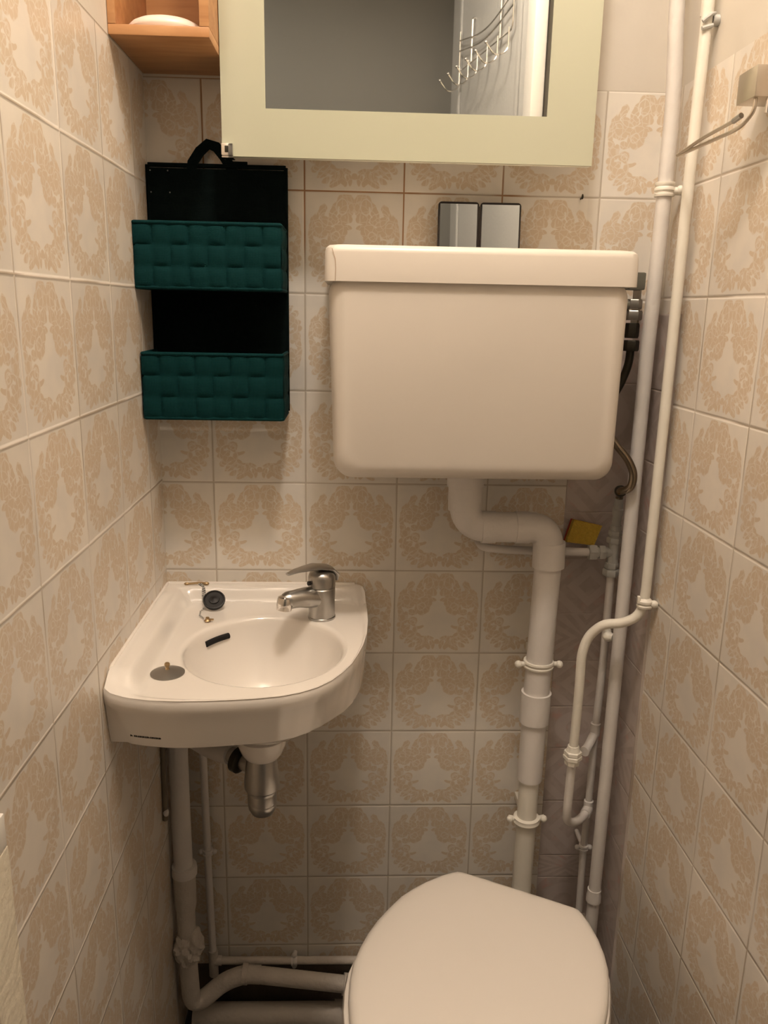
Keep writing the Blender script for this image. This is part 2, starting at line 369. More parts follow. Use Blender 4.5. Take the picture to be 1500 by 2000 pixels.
cells += grid_cells([.432, .45, XR + .001], [1.31, 1.33, 1.48, 1.63], full(0), full(.13), 0)
pz = [.09, .16, .275, .322, .438, .546, .628, .716, .804, .905, .985, 1.093, 1.20, 1.31]
sty = [.8, .5, .8, .3, .1, .5, .3, .8, .1, .8, .3, .5, .8]
for j in range(len(pz) - 1): cells.append((.432, XR + .001, pz[j], pz[j+1], (0, 1, 0, 1), 1, sty[j]))
pw = (0.3, 0.31, 0.3, 0.31)
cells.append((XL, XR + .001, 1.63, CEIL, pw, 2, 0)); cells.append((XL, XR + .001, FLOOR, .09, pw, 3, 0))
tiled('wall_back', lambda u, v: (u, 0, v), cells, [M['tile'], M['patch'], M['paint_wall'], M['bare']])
# left wall
DEP = 1.11
lz = [FLOOR + .001] + [.133 + T * k for k in range(0, 11)]
ld = [0] + [.0776 + T * k for k in range(0, 7)]; ld = [d for d in ld if d < DEP] + [DEP]
cells = grid_cells(ld, lz, full(.0776), full(.133)) + [(0, DEP, lz[-1], CEIL, pw, 1, 0)]
tiled('wall_left', lambda u, v: (XL, -u, v), cells, [M['tile_side'], M['paint_wall']])
# right wall, slightly splayed, with the patchwork strip next to the corner
rz = [FLOOR + .001] + [.132 + T * k for k in range(0, 11)]; rz[-1] = 1.622
rd = [.142, .2175] + [.2175 + T * k for k in range(1, 6)]; rd = [d for d in rd if d < 1.085] + [1.085]
cells = grid_cells(rd, rz, full(.0675), full(.132)) + [(.142, 1.085, rz[-1], CEIL, pw, 1, 0)]
cells += [(-.0, .142, 1.622, CEIL, pw, 1, 0)]
sz_ = [FLOOR + .001, .087] + [.087 + .111 * k for k in range(1, 15)]; sz_[-1] = 1.622
sz_ = [z for z in sz_ if z < 1.28] + [1.31]
for j in range(len(sz_) - 1):
    cells.append((0, .142, sz_[j], sz_[j+1], (0, 1, 0, 1), 2, random.random()))
cells += grid_cells([0, .0675, .142], [1.31, 1.332, 1.482, 1.622], full(.0675), full(.132))
tiled('wall_right', lambda u, v: (XR + .0188 * u + (0 if u > .13 else .0), -u, v), cells, [M['tile_side'], M['paint_wall'], M['patch']])
# edge lip where the newer tiles stop beside the corner strip
MB().box((XR - .0015, -.1435, FLOOR), (XR + .004, -.1415, 1.31)).build('trim_1', M['patch'], kind='structure')
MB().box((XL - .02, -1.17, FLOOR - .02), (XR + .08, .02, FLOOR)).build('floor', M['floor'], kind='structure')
MB().box((XL - .8, -2.1, FLOOR - .02), (XR + .9, -1.1705, FLOOR)).build('floor_hall', M['hallfloor'], kind='structure')
MB().box((XL - .8, -2.1, CEIL), (XR + .9, .02, CEIL + .02)).build('ceiling', M['ceiling'], kind='structure')
w = MB().box((XL - .8, -1.21, FLOOR), (-.235, -1.11, CEIL)).box((.5585, -1.21, FLOOR), (XR + .9, -1.14, CEIL)).box((-.235, -1.21, 2.5), (.5585, -1.11, CEIL))
w.build('wall_front', M['paint_wall'], kind='structure')
MB().box((XL - .8, -2.13, FLOOR), (XR + .9, -2.1, CEIL)).build('wall_hall', M['hall'], kind='structure')
MB().box((XL - .83, -2.1, FLOOR), (XL - .8, -1.11, CEIL)).build('wall_hall_left', M['hall'], kind='structure')
MB().box((XR + .9, -2.1, FLOOR), (XR + .93, -1.14, CEIL)).build('wall_hall_right', M['hall'], kind='structure')
# the open door, seen only in the mirrors
dr = bpy.data.objects.new('door_1', None); COL.objects.link(dr); dr.location = (.53, -1.195, FLOOR); dr['kind'] = 'structure'
MB().box((.5175, -1.21, FLOOR), (.550, -1.11, 2.49), .003).build('door_frame', M['whitepaint'], dr)
MB().box((-.234, -1.21, FLOOR), (-.20, -1.11, 2.49), .003).build('door_frame', M['whitepaint'], dr)
DA = math.atan2(-.605, -.131)                                     # direction of the leaf from its hinge
Dm = Matrix.Translation((.535, -1.195, 0)) @ Matrix.Rotation(DA, 4, 'Z')   # local x along the leaf; local -y faces the room side
leaf = MB(); leaf.box((0, 0, FLOOR + .02), (.66, .038, 2.44), .003, M=Dm); leaf.build('door_leaf', M['doorpaint'], dr)
mo = MB()
for (a, b2) in (((.08, -.008, 1.15), (.10, 0, 2.32)), ((.56, -.008, 1.15), (.58, 0, 2.32)), ((.08, -.008, 2.32), (.58, 0, 2.34)), ((.08, -.008, 1.13), (.58, 0, 1.15))): mo.box(a, b2, .003, M=Dm)
mo.build('panel_moulding', M['doorpaint'], dr)

# ------------------------------------------------------------------ hooks on the door
def dp(s, o, z): return Dm @ Vector((s, -o, z))
hk = thing('hook_rack', dp(.3, .01, 2.0), 'over-door rack of thin chrome wire hooks on the white door, seen in the mirror', 'hook rack')
mb = MB()
mb.tube([dp(.12, .012, 2.165), dp(.12, .012, 2.05), dp(.55, .012, 2.05), dp(.55, .012, 2.165)], .0022, .02, n=8)
mb.tube([dp(.12, .012, 2.11), dp(.33, .012, 2.075), dp(.55, .012, 2.11)], .0022, .12, n=8)
mb.tube([dp(.12, .012, 2.14), dp(.33, .012, 2.10), dp(.55, .012, 2.14)], .0022, .12, n=8)
mb.tube([dp(.22, .008, 2.05), dp(.22, .008, 2.175), dp(.22, -.045, 2.175), dp(.22, -.045, 2.15)], .003, .006, n=8)
mb.tube([dp(.45, .008, 2.05), dp(.45, .008, 2.175), dp(.45, -.045, 2.175), dp(.45, -.045, 2.15)], .003, .006, n=8)
mb.build('wire_frame', M['chrome'], hk)
for k in range(6):
    s0 = .14 + .08 * k
    h = MB().tube([dp(s0, .014, 2.06), dp(s0, .014, 2.0), dp(s0 + .004, .05, 1.985), dp(s0 + .01, .075, 2.02)], .0022, .02, n=8)
    h.ball(dp(s0 + .01, .075, 2.02), .0045)
    h.build('hook', M['chrome'], hk)

# ------------------------------------------------------------------ ceiling lamp (above the frame)
lp = thing('ceiling_lamp', (LAMP[0], LAMP[1], LAMP[2]), 'round opal ceiling lamp above the small toilet room', 'lamp')
MB().lathe((LAMP[0], LAMP[1], CEIL - .03), [(0, .02), (0, .10), (.028, .11), (.029, .02)]).build('base', M['whitepaint'], lp)

# ------------------------------------------------------------------ mirror with frosted border
mr = thing('wall_mirror', (.152, -.03, 1.518), 'large wall mirror with pale green frosted border hanging above the cistern', 'mirror')
x0, x1, z0, z1, yf = -.1066, .4060, 1.5085, 2.10, -.100
ix0, ix1, iz0, iz1 = -.0466, .3388, 1.5700, 2.04
MB().box((x0, yf + .0052, z0), (x1, yf + .016, z1), .001).build('backing_board', M['glassedge'], mr)
MB().box((x0 + .03, yf + .0162, z0 + .045), (x1 - .03, -.001, z1 - .03), .001).build('cabinet_box', M['whitepaint'], mr)
fr = MB()
for a, b2 in (((x0, yf, z0), (x1, yf + .005, iz0)), ((x0, yf, iz1), (x1, yf + .005, z1)), ((x0, yf, iz0), (ix0, yf + .005, iz1)), ((ix1, yf, iz0), (x1, yf + .005, iz1))): fr.box(a, b2)
fr.build('frosted_border', M['frost'], mr)
MB().box((ix0, yf + .0008, iz0), (ix1, yf + .005, iz1)).build('mirror_pane', M['mirror'], mr)
for cx in (-.0985,):
    c = MB().box((cx - .0085, yf - .007, 1.5085), (cx + .0075, yf - .0005, 1.5240), .0015)
    c.box((cx - .0085, yf - .004, 1.5060), (cx + .0075, yf + .016, 1.5083), .001)
    c = c.build('mirror_clip', M['chrome'], mr)
    MB().box((cx - .0035, yf - .0085, 1.5120), (cx + .0015, yf - .007, 1.5205), .0006).build('clip_screw', M['darkmetal'], c)

# ------------------------------------------------------------------ wooden wall box shelf with dish
sx0, sx1, sz0, sz1, sy = XL + .0006, -.1085, 1.633, 1.96, -.174
sx1 = -.1076
sh = thing('wall_shelf', (-.17, -.09, sz0), 'small open orange-brown wooden box shelf in the corner left of the mirror', 'shelf')
MB().box((sx0, sy, sz0), (sx1, -.001, sz0 + .012), .0012).build('bottom_board', M['wood'], sh)
MB().box((sx0, sy, sz0 + .0122), (sx0 + .010, -.001, sz1), .001).build('side_board', M['wood'], sh)
MB().box((sx1 - .012, sy, sz0 + .0122), (sx1, -.001, sz1), .001).build('side_board', M['wood'], sh)
MB().box((sx0, sy, sz1), (sx1, -.001, sz1 + .012), .001).build('top_board', M['wood'], sh)
MB().box((sx0 + .0102, -.008, sz0 + .0122), (sx1 - .0122, -.001, sz1 - .0002), .0005).build('back_board', M['wood'], sh)
d = MB(); n = 40; rr = []
for (h, k) in ((0, .86), (.002, .96), (.006, 1.0), (.010, .98), (.015, .88), (.019, .72), (.022, .5), (.0235, .25), (.024, .02)):
    rr.append([(-.1700 + .0470 * k * math.cos(2*PI*i/n), -.132 + .036 * k * math.sin(2*PI*i/n), sz0 + .0124 + h * .85) for i in range(n)])
d.rings(rr).build('oval_dish', M['soap'], label='pale pink-white domed oval dish lying inside the wooden corner shelf', category='dish')

# ------------------------------------------------------------------ teal woven hanging organizer
og = thing('hanging_organizer', (-.13, -.01, 1.137), 'dark teal woven organizer with two pockets hanging left of the cistern', 'organizer')
def woven(mb, O, Uv, Vv, Nv, nu, nv, amp=.0022, th=.004, sub=8, ph=0, crown=.0):
    """a basket-woven panel: O origin, Uv and Vv full extents, Nv outward normal"""
    O, Uv, Vv, Nv = map(Vector, (O, Uv, Vv, Nv)); nx, ny = nu * sub, nv * sub
    g = []
    for j in range(ny + 1):
        row = []
        for i in range(nx + 1):
            ci, cj = min(i // sub, nu - 1), min(j // sub, nv - 1)
            a, b2 = (i / sub - ci), (j / sub - cj)
            over = (ci + cj + ph) % 2
            ha = math.sin(PI * min(max(a, .0), 1)); hb = math.sin(PI * min(max(b2, .0), 1))
            h = amp * ((.45 + .55 * hb) * (ha ** .35) if over else (.45 + .55 * ha) * (hb ** .35)) * (1 if 0 < a < 1 and 0 < b2 < 1 or True else 0)
            row.append(O + Uv * (i / nx) + Vv * (j / ny) + Nv * h)
        g.append(row)
    verts = [p for r in g for p in r]; w_ = nx + 1
    faces = [(j*w_+i, j*w_+i+1, (j+1)*w_+i+1, (j+1)*w_+i) for j in range(ny) for i in range(nx)]
    mb.add(verts, faces)
    bk = [O - Nv*th, O + Uv - Nv*th, O + Uv + Vv - Nv*th, O + Vv - Nv*th, O, O + Uv, O + Uv + Vv, O + Vv]
    mb.add(bk, [(0,1,2,3), (0,4,5,1), (1,5,6,2), (2,6,7,3), (3,7,4,0)], smooth=False)
bx0, bx1 = -.2285, -.0268
b_ = MB(); woven(b_, (bx0, -.0155, 1.146), (bx1 - bx0, 0, 0), (0, 0, 1.5085 - 1.150), (0, -1, 0), 8, 14, amp=.0016, th=.0145)
b_.tube([(bx0, -.014, 1.5085), (bx1, -.014, 1.5085)], .0035, n=10); b_.tube([(bx1, -.014, 1.15), (bx1, -.014, 1.5085)], .003, n=10); b_.tube([(bx0 - .001, -.014, 1.15), (bx0 - .001, -.014, 1.5085)], .003, n=10)
b_.build('back_panel', M['teal_shaded'], og, label='green back panel darkened nearly black for shade')
def pocket(zb, zt, xl, xr, yf):
    p = MB()
    woven(p, (xl, yf, zb), (xr - xl, 0, 0), (0, 0, zt - zb), (0, -1, 0), 8, 3, amp=.0042, ph=0)
    dy = -.018 - yf
    woven(p, (xr, yf, zb), (0, dy, 0), (0, 0, zt - zb), (1, 0, 0), 3, 3, amp=.003, ph=1)
    woven(p, (xl, -.018, zb), (0, -dy, 0), (0, 0, zt - zb), (-1, 0, 0), 3, 3, amp=.0006, ph=1)
    p.box((xl, yf, zb - .002), (xr, -.018, zb + .002), .001)
    p.tube([(xl + .001, -.018, zt), (xl + .001, yf - .0015, zt), (xr - .0005, yf - .0015, zt), (xr - .0005, -.018, zt)], .0026, .004, n=8)
    p.tube([(xl + .001, -.018, zb), (xl + .001, yf, zb), (xr - .0005, yf, zb), (xr - .0005, -.018, zb)], .0026, .004, n=8)
    return p
pocket(1.3325, 1.4195, -.2318, -.0275, -.108).build('pocket', M['teal'], og)
pocket(1.1475, 1.2405, -.2300, -.0268, -.104).build('pocket', M['teal'], og)
def ribbon(mb, pts, w, th=.0016, dirv=(0, 0, 1)):
    P = [Vector(p) for p in pts]; rings = []
    for i, p in enumerate(P):
        t = (P[min(i+1, len(P)-1)] - P[max(i-1, 0)]).normalized(); nrm = Vector((0, -1, 0)); s = t.cross(nrm).normalized()
        rings.append([p - s*w/2 - nrm*th/2, p + s*w/2 - nrm*th/2, p + s*w/2 + nrm*th/2, p - s*w/2 + nrm*th/2])
    mb.rings(rings, smooth=False)
st = MB(); ribbon(st, [(-.166, -.016, 1.492), (-.163, -.016, 1.512), (-.152, -.015, 1.528), (-.140, -.014, 1.5385), (-.128, -.0135, 1.535), (-.117, -.013, 1.522), (-.108, -.014, 1.508), (-.100, -.016, 1.492)], .015)
st.box((-.117, -.0145, 1.5075), (-.083, -.012, 1.516), .001)
st.build('hanging_strap', M['teal_shaded'], og)
for (gx, gz) in ((-.2245, 1.500), (-.199, 1.500), (-.2245, 1.470), (-.197, 1.470)): MB().ball((gx, -.0195, gz), .0011).build('strap_rivet', M['dullchrome'], og)

# ------------------------------------------------------------------ cistern
cs = thing('toilet_cistern', (.247, -.1, 1.06), 'big cream plastic toilet cistern mounted high on the back wall', 'cistern')
def rrect(x0, x1, z0, z1, r, y, n=8):
    pts = []
    for cx, cz, a0 in ((x1 - r, z1 - r, 0), (x0 + r, z1 - r, 90), (x0 + r, z0 + r, 180), (x1 - r, z0 + r, 270)):
        for k in range(n + 1):
            a = math.radians(a0 + 90 * k / n); pts.append((cx + r * math.cos(a), y, cz + r * math.sin(a)))
    return pts
def tank_ring(y, ins, rb):
    x0, x1 = .0405 + ins, .4515 - ins; z0, z1 = 1.0745 + ins, 1.352
    pts = rrect(x0, x1, z0, z1, rb, y, 8)
    out = []
    for (x, yy, z) in pts:      # the left side draws in slightly towards the bottom, square top corners
        k = (z1 - z) / (z1 - z0)
        x = x + (.009 * k if x < .2 else -.002 * k); out.append((x, yy, z))
    return out
MB().rings([tank_ring(y, i, .026) for (y, i) in ((-.004, .0), (-.160, .0), (-.172, .0012), (-.181, .005), (-.187, .011), (-.190, .02))]).build('tank', M['plastic'], cs)
lidm = MB()
lo = lambda z, i: [(x, y, z) for (x, _, y) in rrect(.0362 + i, .4572 - i, -.1965 + i, -.003, .016, 0, 6)]
lidm.rings([lo(1.3435, .002), lo(1.3435, 0), lo(1.380, .0005), lo(1.386, .002), lo(1.3895, .006), lo(1.3905, .012), lo(1.3905, .05)])
lid = lidm.build('lid', M['plastic'], cs)
cr = MB(); cr.tube([(.0465, -.1968, 1.3845), (.0505, -.1969, 1.372), (.0513, -.1969, 1.360), (.0508, -.1969, 1.3440)], .00035, n=6)
cr.build('crack', M['crack'], lid, label='fine brown crack at the left corner')

# ------------------------------------------------------------------ folding mirror on the cistern
pm = thing('folding_mirror', (.262, -.04, 1.391), 'small black framed folding mirror with two panes standing on top of the cistern', 'mirror')
tl = math.radians(4)
for (a, b2, tw) in ((.2003, .2612, -.5), (.2632, .3245, -1.5)):
    Mx = Matrix.Translation(((a + b2)/2, -.028, 1.3915)) @ Matrix.Rotation(-tl, 4, 'X') @ Matrix.Rotation(math.radians(tw), 4, 'Z')
    hw = (b2 - a) / 2
    q = MB(); ring = lambda y, i: [Mx @ Vector(p) for p in rrect(-hw + i, hw - i, i, .0745 - i, .005, y, 4)]
    q.rings([ring(0, 0), ring(-.0052, 0), ring(-.006, .0008)])
    f_ = q.build('frame', M['black'], pm)
    MB().box((-hw + .0028, -.0068, .003), (hw - .0028, -.0062, .0712), M=Mx).build('mirror_pane', M['mirror'], f_)
MB().tube([(.2622, -.030, 1.395), (.2622, -.027, 1.460)], .0022, n=8).build('hinge', M['black'], pm)

# ------------------------------------------------------------------ hand basin
hb = thing('hand_basin', (-.06, -.2, .66), 'small white ceramic corner washbasin fixed to the left and back walls', 'washbasin')
DZ = .835
C0 = Vector((-.048, -.2207)); EA, EB = .1125, .1195
outline = [(XL + .0006, -.0008), (.078, -.0008), (.093, -.008), (.1005, -.03), (.1029, -.0646), (.1030, -.12), (.1002, -.1715), (.0945, -.212), (.0867, -.2457), (.0780, -.277), (.0657, -.3052), (.0515, -.330), (.0335, -.3504), (.0125, -.365),
           (-.0101, -.3744), (-.04, -.381), (-.0721, -.3852), (-.1038, -.388), (-.1338, -.3892), (-.17, -.3870), (-.205, -.379), (-.226, -.372), (XL + .0006, -.366)]
def cast(th):
    d = Vector((math.cos(th), math.sin(th))); best = None
    L = len(outline)
    for i in range(L):
        a = Vector(outline[i]); b2 = Vector(outline[(i+1) % L]); e = b2 - a
        den = d.x * e.y - d.y * e.x
        if abs(den) < 1e-12: continue
        w_ = a - C0; t = (w_.x * e.y - w_.y * e.x) / den; s = (w_.x * d.y - w_.y * d.x) / den
        if t > 0 and -1e-6 <= s <= 1 + 1e-6 and (best is None or t < best): best = t
    return C0 + d * best
corner_th = [math.atan2(p[1] - C0.y, p[0] - C0.x) for p in (outline[0], outline[-1])]
ths = sorted([2*PI*k/176 - PI for k in range(176)] + corner_th)
def rimh(x, y):
    # raised bead along the back wall and the left wall
    db, dl = -y, x - XL
    hb_ = 1 - sm(db, .020, .036); hl = (1 - sm(dl, .026, .046))
    fl = sm(y, -.383, -.335)
    h = max(hb_ * .021, hl * .021 * fl)
    # the front lip is only a few millimetres high
    return h
OUT = [cast(t) for t in ths]; ELL = [C0 + Vector((EA * math.cos(t), EB * math.sin(t))) for t in ths]
# make ellipse points follow the ray angle
ELL = []
for t in ths:
    r = 1 / math.sqrt((math.cos(t)/EA)**2 + (math.sin(t)/EB)**2); ELL.append(C0 + Vector((math.cos(t), math.sin(t))) * r)
rings = []
BD = .125
def bowl_ring(s):
    cen = Vector((-.050, -.235)); k = sm(s, 0, 1)
    z = DZ - .0035 - BD * (1 - s ** 2.7) ** .75
    return [(cen.x * (1-k) + C0.x * k + (e.x - C0.x) * s, cen.y * (1-k) + C0.y * k + (e.y - C0.y) * s, z) for e in ELL]
for s in (.10, .2, .3, .4, .5, .6, .68, .75, .81, .86, .90, .93, .955, .975, .99): rings.append(bowl_ring(s))
for (k, dz) in ((1.0, -.0055), (1.012, -.0028), (1.03, -.0010), (1.055, -.0002)): rings.append([(C0.x + (e.x - C0.x)*k, C0.y + (e.y - C0.y)*k, DZ + dz + rimh(C0.x + (e.x - C0.x)*k, C0.y + (e.y - C0.y)*k)) for e in ELL])
K1 = 1.055; NT = 34
for i in range(1, NT + 1):
    t = i / NT * .985; r = []
    for e, o in zip(ELL, OUT):
        a = C0 + (e - C0) * K1; p = a.lerp(o, t); r.append((p.x, p.y, DZ + rimh(p.x, p.y) + .0022 * sm(t, .80, .93) * (1 if p.y < -.05 else .3)))
    rings.append(r)
def outr(ins, z, keep=True):
    r = []
    for e, o in zip(ELL, OUT):
        dd = (C0 - o).normalized(); p = o + dd * ins * (.30 + .95 * sm(-o.y, .22, .36))
        if o.x < XL + .002: p.x = XL + .0006 
        if o.y > -.002: p.y = -.0008
        hh = rimh(o.x, o.y) if z > DZ - .03 else 0
        r.append((p.x, p.y, z + hh))
    return r
rings += [outr(.0012, DZ + .0008), outr(.0003, DZ - .0018), outr(0, DZ - .005), outr(0, DZ - .009), outr(.001, DZ - .016), outr(.005, .812), outr(.012, .79), outr(.0190, .765), outr(.0205, .7612), outr(.024, .7600)]
def under(s, z, w):   # w: 0 follows the skirt, 1 follows the bowl
    r = []; base = outr(.03, z)
    for e, b2 in zip(ELL, base):
        q = C0 + (e - C0) * s; r.append((b2[0]*(1-w) + q.x*w, b2[1]*(1-w) + q.y*w, z))
    return r
rings += [under(1.02, .763, .5), under(.95, .761, 1), under(.90, .753, 1), under(.78, .738, 1), under(.60, .722, 1), under(.45, .712, 1), under(.34, .708, 1)]
cc = Vector((-.052, -.235))
for (r, z) in ((.0365, .705), (.0355, .695), (.031, .681), (.0255, .673), (.015, .6715)): rings.append([(cc.x + r*math.cos(t), cc.y + r*math.sin(t), z) for t in ths])
bowl = MB().rings(rings).build('bowl', M['ceramic'], hb)
MB().lathe((-.050, -.235, DZ - .0035 - BD + .0008), [(0, .019), (.0016, .0185), (.0006, .012), (0, .002)]).build('drain_ring', M['chrome'], hb)
def mark_slot():
    # overflow slot on the back-left wall of the bowl
    sl = MB(); t0 = math.radians(150); pts = []
    e = lambda t, s, dz: None
    for k in range(9):
        t = math.radians(125 + 23 * k / 8); s = .972
        r = 1 / math.sqrt((math.cos(t)/EA)**2 + (math.sin(t)/EB)**2)
        pts.append((C0.x + r*s*math.cos(t) + .0012*math.cos(t)*-1, C0.y + r*s*math.sin(t), DZ - .0035 - BD*(1 - s**2.7)**.75 + .001))
    sl.tube(pts, .0045, n=12); return sl
mark_slot().build('overflow_slot', M['void'], hb)
ck = MB().tube([(XL + .003, -.36, DZ + .006), (XL + .002, -.33, DZ + .0215), (XL + .002, -.003, DZ + .0215), (.082, -.003, DZ + .0215)], .0032, .004, n=8)
ck.build('caulk_bead', M['seat'], hb)
mk = MB()
seq = [3, 1, 2, 1, 2, 2, 1, 3, 1, 2, 1, 2, 2]
xx = -.2035
from mathutils.bvhtree import BVHTree
bw = BVHTree.FromPolygons([v.co + bowl.location + hb.location for v in bowl.data.vertices], [p.vertices for p in bowl.data.polygons])
for w_ in seq:
    # tiny illegible printed maker's line low on the front skirt
    ys = bw.ray_cast(Vector((xx, -1, .7765)), Vector((0, 1, 0)))[0].y
    mk.box((xx, ys - .0008, .7755), (xx + w_*.00155, ys + .004, .7778)); xx += w_*.00155 + .0004
MARK = mk
mk = mk.build('printed_mark', M['ink'], hb, label='tiny dark printed line')

# ------------------------------------------------------------------ mixer tap
TX, TY = .0297, -.100
tp = thing('mixer_tap', (TX, TY, DZ), 'chrome single-lever mixer tap standing on the right of the washbasin', 'tap')
MB().lathe((TX, TY, DZ), [(0, .0215), (.003, .0218), (.004, .0205), (.030, .0205), (.040, .0212), (.050, .0212), (.0515, .0200), (.053, .0212), (.068, .0212), (.074, .019), (.078, .013), (.080, .003)], n=36).build('body', M['dullchrome'], tp)
sd = Vector((-.0500, -.0400, 0)); 
sp = MB().tube([(TX - .004, TY - .003, DZ + .034), (TX - .030, TY - .024, DZ + .0415), (-.0215, -.138, DZ + .0415), (-.025, -.141, DZ + .038)], [.0165, .0115], .010, n=22)
sp = sp.build('spout', M['dullchrome'], tp)
MB().lathe((-.0235, -.1395, DZ + .050), [(0, .006), (.003, .0110), (.008, .0122), (.018, .0122), (.0225, .0115), (.023, .009)], axis=(-.12, -.1, -1), n=24).build('aerator', M['chrome'], sp)
lv = MB(); L_ = [(TX + .019, TY + .012, DZ + .060), (TX + .017, TY + .009, DZ + .072), (TX + .008, TY + .003, DZ + .082), (TX - .008, TY - .008, DZ + .0865), (TX - .025, TY - .024, DZ + .0875), (TX - .038, TY - .038, DZ + .0885), (TX - .049, TY - .050, DZ + .087)]
rg = []; wds = [.010, .016, .0185, .0165, .012, .0085, .005]; th_ = [.003, .004, .0045, .004, .003, .0022, .0016]
for i, p in enumerate(L_):
    p = Vector(p); t = (Vector(L_[min(i+1, 6)]) - Vector(L_[max(i-1, 0)])).normalized(); s = t.cross(Vector((0, 0, 1)))
    s = s.normalized() if s.length > .1 else Vector((.62, -.78, 0)); s = Vector((.66, -.75, 0)) * (1 if s.dot(Vector((.66, -.75, 0))) > 0 else 1); nn = t.cross(s).normalized()
    rg.append([p + s * wds[i] * math.cos(2*PI*k/14) + nn * th_[i] * math.sin(2*PI*k/14) for k in range(14)])
lv.rings(rg); lv.build('lever', M['dullchrome'], tp)
MB().lathe((TX - .0175, TY - .0135, DZ + .061), [(0, .0035), (.0035, .0035), (.0036, .001)], axis=(-.7, -.55, .1), n=14).build('indicator_dot', M['black'], tp)

# ------------------------------------------------------------------ plug with chain, tap-hole cover
pg = thing('basin_plug', (-.144, -.060, DZ), 'black rubber basin plug leaning on the back ledge with its bead chain', 'plug')
ax = Vector((.05, -.62, .78)).normalized(); pc = Vector((-.1440, -.0650, DZ + .0135))
MB().lathe(pc - ax * .004, [(0, .013), (.002, .0165), (.007, .0178), (.0085, .0172), (.0088, .0150), (.0078, .0142), (.0078, .0085), (.0095, .008), (.0095, .004), (.0105, .002)], axis=ax, n=32).build('stopper', M['rubber'], pg)
ch = MB()
def beads(mb, pts, r=.0017, step=.0037):
    P = [Vector(p) for p in pts]
    for a, b2 in zip(P, P[1:]):
        k = max(1, int((b2 - a).length / step))
        for i in range(k): mb.ball(a.lerp(b2, i / k), r, seg=8, rg=6)
beads(ch, [(-.1775, -.012, DZ + .0235), (-.170, -.020, DZ + .0215), (-.168, -.034, DZ + .012), (-.165, -.048, DZ + .006), (-.160, -.060, DZ + .010)])
beads(ch, [(-.1735, -.012, DZ + .0235), (-.167, -.022, DZ + .0195), (-.164, -.036, DZ + .011), (-.160, -.048, DZ + .007)])
beads(ch, [(-.157, -.070, DZ + .006), (-.163, -.085, DZ + .003), (-.161, -.102, DZ + .003), (-.153, -.114, DZ + .003), (-.145, -.121, DZ + .003)], r=.0014)
ch.build('bead_chain', M['dullchrome'], pg)
an = MB().tube([(-.1975, -.011, DZ + .0235), (-.176, -.010, DZ + .025), (-.163, -.012, DZ + .0245)], .0019, .004, n=8); an.ball((-.198, -.011, DZ + .0235), .003, (1.6, 1, .8)); an.ball((-.166, -.012, DZ + .0245), .0035, (1.5, 1, .8))
an.build('anchor_pin', M['brass'], pg)
fe = MB().lathe((-.1455, -.1215, DZ + .0005), [(0, .004), (.002, .0055), (.004, .003), (.007, .0028), (.0075, .001)], n=12); fe.tube([(-.1455, -.1215, DZ + .004), (-.136, -.122, DZ + .004)], .0016, n=8)
fe.build('anchor_eye', M['brass'], pg)
cv = thing('tap_hole_cover', (-.1665, -.3045, DZ), 'round metal tap hole cover with a brass knob on the basin\'s front left', 'cover')
MB().lathe((-.1665, -.3045, DZ + .0001), [(0, .0222), (.0012, .0225), (.0042, .013), (.006, .005), (.0062, .001)], n=36).build('disc', M['dullsteel'], cv)
MB().lathe((-.1665, -.3045, DZ + .006), [(0, .0030), (.002, .0022), (.0035, .0020), (.005, .0034), (.0072, .0038), (.0092, .0028), (.0098, .001)], n=16).build('knob', M['brass'], cv)

# ------------------------------------------------------------------ bottle trap
bt = thing('bottle_trap', (-.0535, -.232, .565), 'dull chrome bottle trap hanging below the washbasin', 'drain trap')
MB().lathe((-.0535, -.232, .6635), [(.008, .0205), (0, .0225), (-.020, .0245), (-.036, .0263), (-.044, .0258), (-.048, .0222), (-.052, .0220), (-.0525, .0212)], n=36).build('trap_body', M['dullchrome'], bt)
MB().lathe((-.0535, -.232, .6110), [(0, .0205), (-.003, .0215), (-.016, .0215), (-.0165, .0210), (-.018, .0215), (-.026, .0205), (-.034, .0165), (-.0385, .009), (-.0395, .001)], n=36).build('trap_cup', M['dullchrome'], bt)
MB().tube([(-.066, -.226, .648), (-.103, -.200, .653)], .0125, n=20).build('outlet', M['dullchrome'], bt)
MB().lathe((-.0835, -.2165, .6505), [(0, .015), (.003, .0195), (.012, .0195), (.015, .015)], axis=(-.82, .57, .1), n=20).build('nut', M['darkmetal'], bt)

# ------------------------------------------------------------------ pipes on the left
wp = thing('waste_pipe', (-.2095, -.07, .03), 'thick off-white waste pipe running down the left corner from below the basin', 'pipe')
Wr = .0162
MB().tube([(-.100, -.2015, .6525), (-.150, -.14, .632), (-.2112, -.072, .628), (-.2125, -.070, .48), (-.2112, -.072, .30)], Wr, .03).build('upper_run', M['pipe'], wp)
MB().lathe((-.2110, -.072, .272), [(0, .0168), (.012, .0190), (.072, .0196), (.073, .0165)], n=28).build('socket', M['pipe_old'], wp)
MB().lathe((-.2105, -.0715, .3452), [(0, .0168), (0, .0218), (.009, .0222), (.0175, .0212), (.018, .0168)], n=28).build('socket_rim', M['pipe'], wp)
MB().tube([(-.2112, -.073, .30), (-.2100, -.078, .17), (-.2060, -.079, .066), (-.150, -.055, .102), (-.112, -.050, .112), (-.085, -.050, .110)], Wr, .034).build('lower_bend', M['pipe_old'], wp)
MB().tube([(-.118, -.050, .1125), (-.108, -.050, .112)], Wr + .0022, n=24).build('collar', M['pipe_old'], wp)
MB().tube([(-.09, -.050, .110), (.09, -.050, .083), (.24, -.050, .062)], Wr - .001, n=24).build('lower_run', M['pipe_old'], wp)
